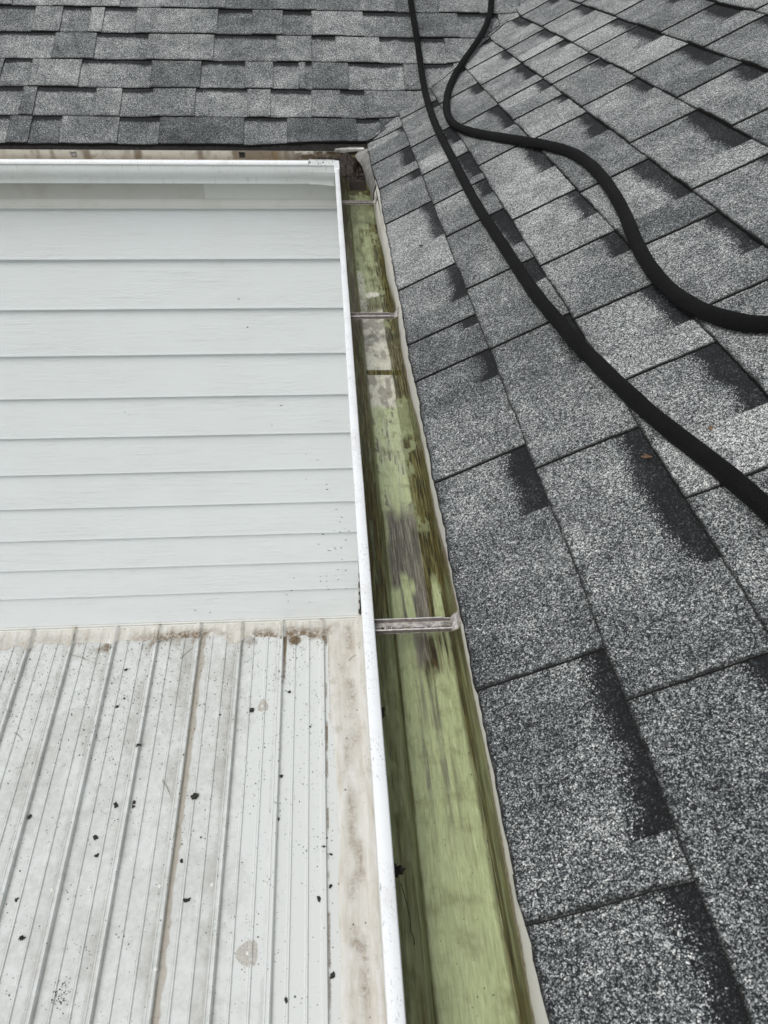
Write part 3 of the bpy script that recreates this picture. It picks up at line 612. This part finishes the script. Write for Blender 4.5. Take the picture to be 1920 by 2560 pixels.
# ------------------------------------------------------------ house walls with vinyl siding
Z0, HR = -.3856, .2012
def siding(name, axis, at, lo, hi, label, par):
    mb = MB(); bots = [Z0-HR*n for n in range(10)]+[-2.412]+[-2.62-.2012*i for i in range(14)]; top = -.180
    zt = top
    U = np.arange(lo, hi+.001, .08); U[-1] = hi
    for zb_ in bots:
        if axis == 'far' and zb_ < -5.4: break
        prof = [(-.004, zt+.014), (-.003, zt), (.0142, zb_+.012), (.0156, zb_+.003), (.0152, zb_+.0005), (.0110, zb_-.001), (-.004, zb_+.002)]
        wv = .0016*(fbm(U*1.4, zb_*7, 3)-.5)
        rows = []
        for d, z in prof:
            zz = z+wv*(z < zt-.02)
            rows.append(np.stack([U, np.full(len(U), at-d), zz], -1) if axis == 'far' else np.stack([np.full(len(U), at-d), U, zz], -1))
        v, f = grid(np.stack(rows), axis != 'far'); mb.add(v, f); zt = zb_
    return mb.build(name, M['siding'], par)
wf = thing('house_wall', 'wall of white wood-grain vinyl siding facing the viewer under the far gutter', 'wall', (-1, YW, -2.4))
siding('siding', 'far', YW, -3.2, .0855, '', wf)
mb = MB(); mb.box((-3.2, YW+.008, -5.5), (.13, YW+.10, -.01)); mb.build('wall_core', M['dark'], wf)
mb = MB(); mb.box((-3.2, YW-.0205, -.186), (.1265, YW+.0005, -.1605)); mb.box((-3.2, YW-.0165, -.196), (.1265, YW-.0145, -.186)); mb.build('frieze_trim', M['trim'], wf)
mb = MB(); mb.box((-3.2, YW-.0230, -2.4210), (.087, YW-.0005, -2.4150)); mb.box((-3.2, YW-.0310, -2.4400), (.087, YW-.0215, -2.4250)); mb.build('starter_trim', M['trim'], wf)
mb = MB(); mb.box((-3.2, YW-.0222, -2.4250), (.087, YW-.0010, -2.4210)); mb.build('trim_groove', m_plain('grey_groove', (.10, .10, .095), (.2, .2, .19), 40, .8), wf)
# corner channel: pale, gapped, with the dark slot showing between
mb = MB(); mb.box((.0862, YW-.014, -2.43), (.0925, YW-.0002, -2.165)); mb.box((.0862, YW-.014, -2.16), (.0905, YW-.0002, -.196)); mb.build('corner_channel', M['trim'], wf)
mb = MB()
zz = -2.40
for i in range(9):
    h_ = .02+.05*random.random(); mb.box((.0868+.001*random.random(), YW-.0155, zz), (.0915, YW-.0142, zz+h_)); zz += h_+.03+.03*random.random()
mb.box((.0930, YW-.030, -2.43), (.0985, YW-.0002, -1.65)); mb.build('open_gap', M['dark'], wf)
wn = thing('house_wall', 'narrow strip of white side wall below the near gutter, between patio roof and gutter lip', 'wall', (.1265, -.5, -2.4))
siding('siding', 'near', .1285, -3.2, YW-.03, '', wn)
mb = MB(); mb.box((.1295, -3.2, -5.5), (.20, YW-.001, -.165)); mb.build('wall_core', M['dark'], wn)
# flecks on the siding
mb = MB(); r = random.Random(3)
FK = [(.80, -.42, 3), (.0, -1.75, 9), (-.02, -1.95, 10), (-.05, -2.15, 12), (-.25, -2.2, 6), (-.1, -1.4, 5), (-.7, -2.3, 3), (-.35, -.6, 2), (-.9, -1.1, 2), (-.25, -1.0, 2)]
for x, z, nn in FK:
    for i in range(nn):
        xx = min(x+r.gauss(0, .05), .075); z2 = z+r.gauss(0, .06); L = r.uniform(.002, .008); hgt = r.uniform(.0012, .003); k = r.uniform(-.3, .5)
        fr = ((Z0-z2) % HR)/HR; yy = YW+.003-.0165*(1-fr)*0-.0185*fr-.0006
        if z2 > -.21: continue
        pts = []
        for j in range(7):
            a = 6.283*j/7; q_ = r.uniform(.7, 1.2); pts.append((xx+math.cos(a)*L*q_, yy-.0006, z2+math.sin(a)*hgt*q_+k*math.cos(a)*L*.6))
        mb.add(pts+[(xx, yy-.0016, z2)], [(j, (j+1) % 7, 7) for j in range(7)])
mb.build('dirt_flecks', M['moss'], wf, kind='stuff')
for x, z, rr_ in ((-1.05, -.10, 1), (-.63, -.11, 1), (-.545, -.115, 1)):
    pass

# ------------------------------------------------------------ ribbed metal patio roof
RIB0, RSP = -.345, .2265
def rib_h(x):
    x = np.asarray(x, float); u = np.mod(x-RIB0+RSP/2, RSP)-RSP/2; h = np.zeros_like(x)
    flat = x > RIB0+.02
    a = np.abs(u); main = .0165*(1-sst(.0115, .0185, a)); main += .0028*(1-sst(.0, .0035, np.abs(a-.0085)))*(a < .014)
    h += main*(x < RIB0+.03)
    for c in (.075, .151):
        b = np.abs(np.mod(x-RIB0, RSP)-c); h += .0046*(1-sst(.0045, .0090, b))+.0012*(1-sst(.0, .0025, np.abs(b-.0045)))
    e = np.abs(x+.121); h = np.where(x > -.15, .011*(1-sst(.010, .016, e)), h)
    h = np.where(x > -.108, -.002, h)
    return h
def pz(x, y): return ZM+(np.asarray(y)-YW)*math.tan(MS)+rib_h(x)
proof = thing('patio_roof', 'weathered white ribbed metal patio roof spotted with dirt, at the foot of the siding', 'patio roof', (-1, -.3, ZM))
xs_ = np.concatenate([np.arange(-3.2, -1.9, .008), np.arange(-1.9, .10, .0025)]); ys_ = np.concatenate([np.arange(-3.4, -.9, .06), np.arange(-.9, 1.27, .010), np.arange(1.27, 1.335, .004)])
XX, YY = np.meshgrid(xs_, ys_, indexing='ij'); ZZ = pz(XX, YY)
u = np.mod(XX-RIB0+RSP/2, RSP)-RSP/2
grime = .19+.34*(1-sst(.016, .040, np.abs(u+.0)))*(.5+.8*fbm(XX*2, YY*3, 4))*(XX < -.3)+.12*sst(.45, .7, fbm(XX*8, YY*4, 6, 4))-.30*(np.abs(u) < .016)
grime += .30*(1-sst(.0, .05, np.abs(u+.045)))*sst(.40, .70, fbm(XX*5.1, YY*4.3, 8, 4))*(XX < -.5)
grime -= .35*sst(-.62, -.3, XX)
brown = (sst(1.09, 1.20, YY)*sst(.30, .75, fbm(XX*7, YY*6, 9))*1.0)
brown += .9*(1-sst(.004, .012, np.abs(XX-(RIB0+.024))))*sst(.86, 1.0, YY)
brown += .9*(1-sst(.006, .02, np.hypot(XX+.27, (YY-1.19)*.9)*.45))*1.0
brown += .8*(1-sst(.003, .010, np.abs(XX+.101)))*sst(.35, .6, fbm(YY*9, 0*XX, 2))
brown += .35*(1-sst(.002, .009, np.abs(np.abs(u)-.021)))*sst(.5, .65, fbm(YY*8, XX*9, 12))*sst(.2, .8, YY)
seam = (1-sst(.012, .020, np.abs(XX-(RIB0-2*RSP+.025)-.012*(fbm(YY*14, 1+0*XX, 5)-.5)*2)))*(XX > RIB0-2*RSP+.014)
v, f = grid(np.stack([XX, YY, ZZ], -1)); col = np.stack([grime.ravel(), brown.ravel(), (seam*.85).ravel()], 1)
mesh('roof_pans', v, f, M['pan'], proof, False, None, col)
# sealant and flashing along the siding and down the side wall
xb = np.arange(-3.2, .088, .010); tb = np.linspace(0, 1, 12)
edge = 1.195-.04*(fbm(xb*9, 2., 3)-.5)-.06*sst(.5, .8, fbm(xb*4, 5., 4))-.03*(1-sst(0, .03, np.abs(np.mod(xb-RIB0+RSP/2, RSP)-RSP/2)))+.03
B_X = np.repeat(xb[:, None], 12, 1); B_Y = edge[:, None]+(YW-.0305-edge)[:, None]*tb[None]
up = sst(.55, 1., tb)[None]*.003; B_Z = pz(B_X, B_Y)*(1)+.0022+up+.003*fbm(B_X*20, B_Y*20, 4)
B_Z = np.maximum(B_Z, pz(B_X, B_Y)+.0018); B_Z[:, 0] -= .0020
sc_ = (sst(.95, .2, tb)[None]*sst(.30, .52, fbm(B_X*9, B_Y*9, 6))*(.35+.65*sst(-1.25, -.9, B_X)))*1.1
v, f = grid(np.stack([B_X, B_Y, B_Z], -1)); mesh('wall_flashing', v, f, M['cream'], proof, True, None, np.stack([sc_.ravel()]*3, 1), label='cream sealant band where the patio roof meets the siding')
yb = np.concatenate([np.arange(-3.4, -.9, .05), np.arange(-.9, 1.34, .010)]); prof = [(0, .0004), (.004, .0030), (.03, .0036), (.06, .0040), (.10, .0045), (.128, .006), (.138, .010), (.144, .022), (.152, .030), (.172, .075), (.1755, .16)]
e0 = -.058+.010*(fbm(yb*6, 1., 7)-.5)*2; e0 = np.where(yb > .75, -.09+.01*fbm(yb*9, 1, 2), e0+(-.034)*sst(.55, .8, yb))
rows = []; cc = []
for i, (d, z) in enumerate(prof):
    x = np.maximum(e0+d*(.118-e0)/.1755, -.2); zz = ZM+(yb-YW)*math.tan(MS)+z+.0022*(fbm(yb*10, d*60, 3)-.5)*(0 < i < 6)-(.002 if i else .0019)
    rows.append(np.stack([x, yb, zz], -1)); cc.append(sst(.46, .66, fbm(yb*5, d*60+3, 16, 5))*(.3+.7*fbm(yb*40, d*200, 19, 3))*.95*sst(.03, .06, d)*(1-sst(.10, .14, d))+ (i == 0)*.9*sst(.5, .9, yb))
v, f = grid(np.stack(rows), True); cc = np.stack(cc)
mesh('side_flashing', v, f, M['cream'], proof, True, None, np.stack([cc.ravel()]*3, 1), label='cream sealant strip with brown blotches running down the side wall')
# screws, dried rings
def disc(cx, cy, rx, ry, seed):
    r = random.Random(seed); n = 28; rings = 7; V = [(cx, cy, float(pz(cx, cy))+.0008)]; rad_ = [1+.12*math.sin(3*a+seed)+r.uniform(-.05, .05) for a in np.linspace(0, 6.283, n, False)]
    for k in range(1, rings+1):
        for j in range(n):
            a = 6.283*j/n; q_ = k/rings*rad_[j]; x = cx+rx*q_*math.cos(a); y = cy+ry*q_*math.sin(a); V.append((x, y, float(pz(x, y))+.0008))
    F = [(0, 1+j, 1+(j+1) % n) for j in range(n)]+[(1+(k-1)*n+j, 1+k*n+j, 1+k*n+(j+1) % n, 1+(k-1)*n+(j+1) % n) for k in range(1, rings) for j in range(n)]
    return V, F
for cx, cy, rx, ry, lb in ((-.432, -.311, .044, .048, 'round grey dried ring around a screw, low on the patio roof'), (-.424, .80, .026, .034, 'small smeared grey ring around a screw, high on the patio roof')):
    V, F = disc(cx, cy, rx, ry, int(abs(cx*1000))); mesh('dried_ring', V, F, M['ring'], proof, False, None, None, label=lb)
mb = MB()
for i, (x, y) in enumerate([(-1.275, -.022), (-1.12, -.026), (-.823, -.034), (-.791, -.349), (-.432, -.309), (-.425, .795), (-.96, .087), (-1.30, 1.15), (-.60, -.04), (-.37, -.05)]):
    z = float(pz(x, y)); m2 = MB(); m2.tube([(x, y, z-.001), (x, y, z+.0015), (x, y, z+.0016)], [.0080, .0080, .006], 12); m2.tube([(x, y, z+.001), (x, y, z+.0055)], [.0048, .0045], 6); m2.build('roof_screw', M['trim'], proof)
# debris on the patio roof
DB = [(-.720, .343, 13, 'largest round black moss clump on the patio roof, in the middle beside the brown seam'), (-.744, .064, 9, 0), (-.702, -.097, 10, 0), (-1.074, .327, 9, 0), (-.994, .334, 7, 0), (-.992, .314, 6, 0), (-1.113, .108, 9, 0), (-1.137, .183, 9, 0), (-1.352, -.203, 13, 'spiky black moss clump low on the left of the patio roof'), (-1.41, -.053, 9, 0), (-.32, .423, 10, 0), (-.327, .224, 8, 0), (-.094, -.075, 10, 0), (-.479, .776, 10, 'black clump touching the smeared grey ring high on the patio roof'), (-.292, .872, 7, 0), (-.091, -.41, 10, 'pointed black clump low on the patio roof beside the cream strip'), (-.273, -.481, 7, 0), (-.119, .085, 6, 0), (-.089, .056, 6, 0), (-.019, .344, 6, 0), (-.143, -.122, 8, 0), (-1.158, .831, 8, 0), (-1.014, .606, 10, 0), (-1.451, .291, 10, 0), (-.638, .761, 6, 0), (-.183, .672, 6, 0), (-1.153, 1.047, 8, 0), (-1.134, .876, 6, 0)]
for i, (x, y, s, lb) in enumerate(DB):
    lump('moss_clump', (x, y, float(pz(x, y))), s*.001*.86, .55, 20+i, M['moss'], sub=3, jag=1.25, label=lb or 'small black moss clump lying on the white ribbed patio roof', cat='moss clump', group=None if lb else 'small black moss clumps on the patio roof')
mb = MB(); r = random.Random(8)
def bit(x, y, s):
    z = float(pz(x, y)); pts = [(x+r.uniform(-s, s), y+r.uniform(-s, s)*1.3, z+.0005) for _ in range(4)]+[(x, y, z+s*.9)]
    mb.add(pts, [(0, 1, 4), (1, 2, 4), (2, 3, 4), (3, 0, 4)])
for i in range(2300):
    x = r.uniform(-1.9, -.07); y = 1.26-abs(r.gauss(0, .55)); 
    if y < -.9: continue
    bit(x, y, r.choice([.0018, .0025, .0032, .0045]))
for cx, cy, sg, nn in ((-1.15, -.402, .022, 90), (-.27, 1.19, .03, 120), (-.55, 1.18, .06, 60), (-1.0, 1.17, .06, 70), (-.335, .95, .012, 30), (-1.2, .85, .09, 120), (-.95, .95, .10, 60)):
    for i in range(nn):
        x = cx+r.gauss(0, sg); y = cy+r.gauss(0, sg*1.4)
        if y < 1.29: bit(x, y, r.choice([.0020, .003, .0042]))
mb.build('roof_grit', M['moss'], None, kind='stuff', label='fine black grit scattered over the white ribbed patio roof', cat='grit')
for (x0_, y0_), (x1_, y1_), lb in (((-1.635, .710), (-1.584, .665), 'short dry twig on the far left pan of the patio roof'), ((-.879, .432), (-.828, .350), 'bent dry twig left of the brown seam, mid patio roof'), ((-1.481, 1.155), (-1.309, 1.082), 'long thin straw lying across a rib near the top left of the patio roof'), ((-.876, 1.098), (-.811, 1.168), 'thin straw near the siding left of the brown seam'), ((.020, 1.040), (.068, 1.075), 'short straw on the cream strip beside the gutter')):
    mb = MB(); P = []
    for t in np.linspace(0, 1, 8):
        x = x0_+(x1_-x0_)*t; y = y0_+(y1_-y0_)*t+.008*math.sin(t*3.1); z = float(pz(x, y))+.0045 if x < -.1 else ZM+(y-YW)*math.tan(MS)+.008+.03*max(0, x-.04)
        P.append((x, y, max(z, ZM+(y-YW)*math.tan(MS)+.004)))
    mb.tube(P, [.0012, .0015, .0014, .0013, .0012, .0010, .0008, .0005], 6); mb.build('twig', M['twig'], None, loc=P[0], label=lb, cat='twig')

# ------------------------------------------------------------ hoses
def smooth_path(P, n=8, it=2):
    P = np.array(P, float)
    for _ in range(it): Q = P.copy(); Q[1:-1] = .25*P[:-2]+.5*P[1:-1]+.25*P[2:]; P = Q
    out = []
    for i in range(len(P)-1):
        p0 = P[max(i-1, 0)]; p1 = P[i]; p2 = P[i+1]; p3 = P[min(i+2, len(P)-1)]
        for j in range(n):
            t = j/n; out.append(.5*((2*p1)+(-p0+p2)*t+(2*p0-5*p1+4*p2-p3)*t*t+(-p0+3*p1-3*p2+p3)*t**3))
    out.append(P[-1]); out = np.array(out)
    d = np.r_[0, np.cumsum(np.linalg.norm(np.diff(out, axis=0), axis=1))]; s = np.arange(0, d[-1], .006)
    return np.stack([np.interp(s, d, out[:, i]) for i in range(3)], -1)
def hose(P, r, label):
    P = smooth_path(P); P[:, 2] -= .0022; n = 28; V = []; UV = []
    T = np.gradient(P, axis=0); T /= np.linalg.norm(T, axis=1)[:, None]; up = np.array([-st*.5, -st*.3, ct]); S = np.arange(len(P))*.006
    for i, p in enumerate(P):
        u_ = np.cross(T[i], up); u_ /= np.linalg.norm(u_); w = np.cross(u_, T[i])
        rr = r*(1+.03*math.sin(S[i]*60)*random.uniform(.3, 1)+.04*(float(vn(S[i]*40, 0, 3))-.5))
        for j in range(n+1):
            a = 2*math.pi*j/n; V.append(p+(u_*math.cos(a)+w*math.sin(a))*rr); UV.append((j/n*9, S[i]/.0105))
    F = [(i*(n+1)+j, i*(n+1)+j+1, (i+1)*(n+1)+j+1, (i+1)*(n+1)+j) for i in range(len(P)-1) for j in range(n)]
    return mesh('hose', V, F, M['hose'], None, True, None, None, UV, tuple(P[len(P)//2]), label=label, cat='hose', group='black hoses on the roof')
H1 = [(.335, 2.45, .655), (.326, 2.18, .515), (.3205, 2.0132, .4232), (.3176, 1.9735, .4012), (.326, 1.8827, .3511), (.3318, 1.7945, .3023), (.3349, 1.7076, .2547), (.3349, 1.6174, .2092), (.3342, 1.5046, .1691), (.3251, 1.2549, .1491), (.3187, 1.0066, .1452), (.3217, .8175, .1468), (.3194, .7573, .1457), (.3192, .5527, .1455), (.3191, .3975, .1455), (.3167, .2453, .1442), (.319, .1217, .1451), (.3248, .0037, .1485), (.3271, -.104, .1499), (.3285, -.1928, .1506), (.3297, -.2738, .1513), (.334, -.3239, .1538), (.3388, -.4027, .1561), (.345, -.4818, .1596), (.3521, -.5543, .1634), (.3623, -.6434, .1695), (.3708, -.7066, .1737), (.3784, -.7591, .1784), (.3853, -.7997, .1816), (.3951, -.8422, .1876), (.4039, -.8898, .1921), (.4111, -.9351, .1959), (.4159, -.9695, .1987), (.4224, -1.017, .2029), (.45, -1.25, .217), (.50, -1.6, .245)]
H2 = [(.68, 2.45, .655), (.665, 2.2, .525), (.6489, 2.02, .4281), (.6437, 1.9779, .406), (.6335, 1.8976, .3667), (.6035, 1.8033, .3257), (.5474, 1.7109, .2859), (.4882, 1.6201, .2475), (.4371, 1.5104, .214), (.3946, 1.37, .188), (.3692, 1.1881, .1733), (.3538, 1.0375, .1647), (.3576, .9211, .1667), (.3798, .795, .1793), (.4208, .6443, .2018), (.4684, .4743, .2283), (.5112, .3232, .2521), (.526, .2368, .2603), (.5334, .1425, .2644), (.5322, .045, .2637), (.5249, -.0494, .2598), (.5186, -.1269, .256), (.5098, -.2012, .2512), (.4993, -.2648, .2451), (.489, -.3252, .2398), (.4824, -.3962, .2361), (.4800, -.470, .2345), (.4824, -.5217, .236), (.4887, -.566, .2394), (.4986, -.6049, .2452), (.5113, -.6405, .252), (.5242, -.6643, .2591), (.5341, -.6786, .2648), (.558, -.7022, .278), (.68, -.78, .347), (.85, -.85, .443)]
hose(H1, .0113, 'black braided hose running nearly straight along the right roof, nearer the gutter')
hose(H2, .0116, 'black braided hose with a sharp S-bend, farther up the right roof')
# leaf scraps on the shingles
for i, (x, y, z, s) in enumerate([(.355, -.811, .144, .0055), (.425, -.808, .183, .0042), (.288, 1.245, .106, .004), (.298, 1.897, .338, .004), (.243, 1.772, .268, .004), (.188, .196, .0512, .005)]):
    lb = ['brown leaf scrap on the dark band left of the straight hose', 'brown leaf scrap on a pale shingle right of the straight hose', 0, 0, 0, 'small dark brown scrap on the shingle course beside the gutter'][i]
    zz = float(ZS+roofz(np.array(x), np.array(y)))+.009
    lump('leaf_scrap', (x, y, zz), s*.8, .35, 70+i, M['leaf'] if i < 2 else M['muck'], sub=2, jag=1., label=lb or 'tiny dark scrap on the shingles near the valley', cat='leaf', group=None if lb else 'tiny dark scraps near the valley')
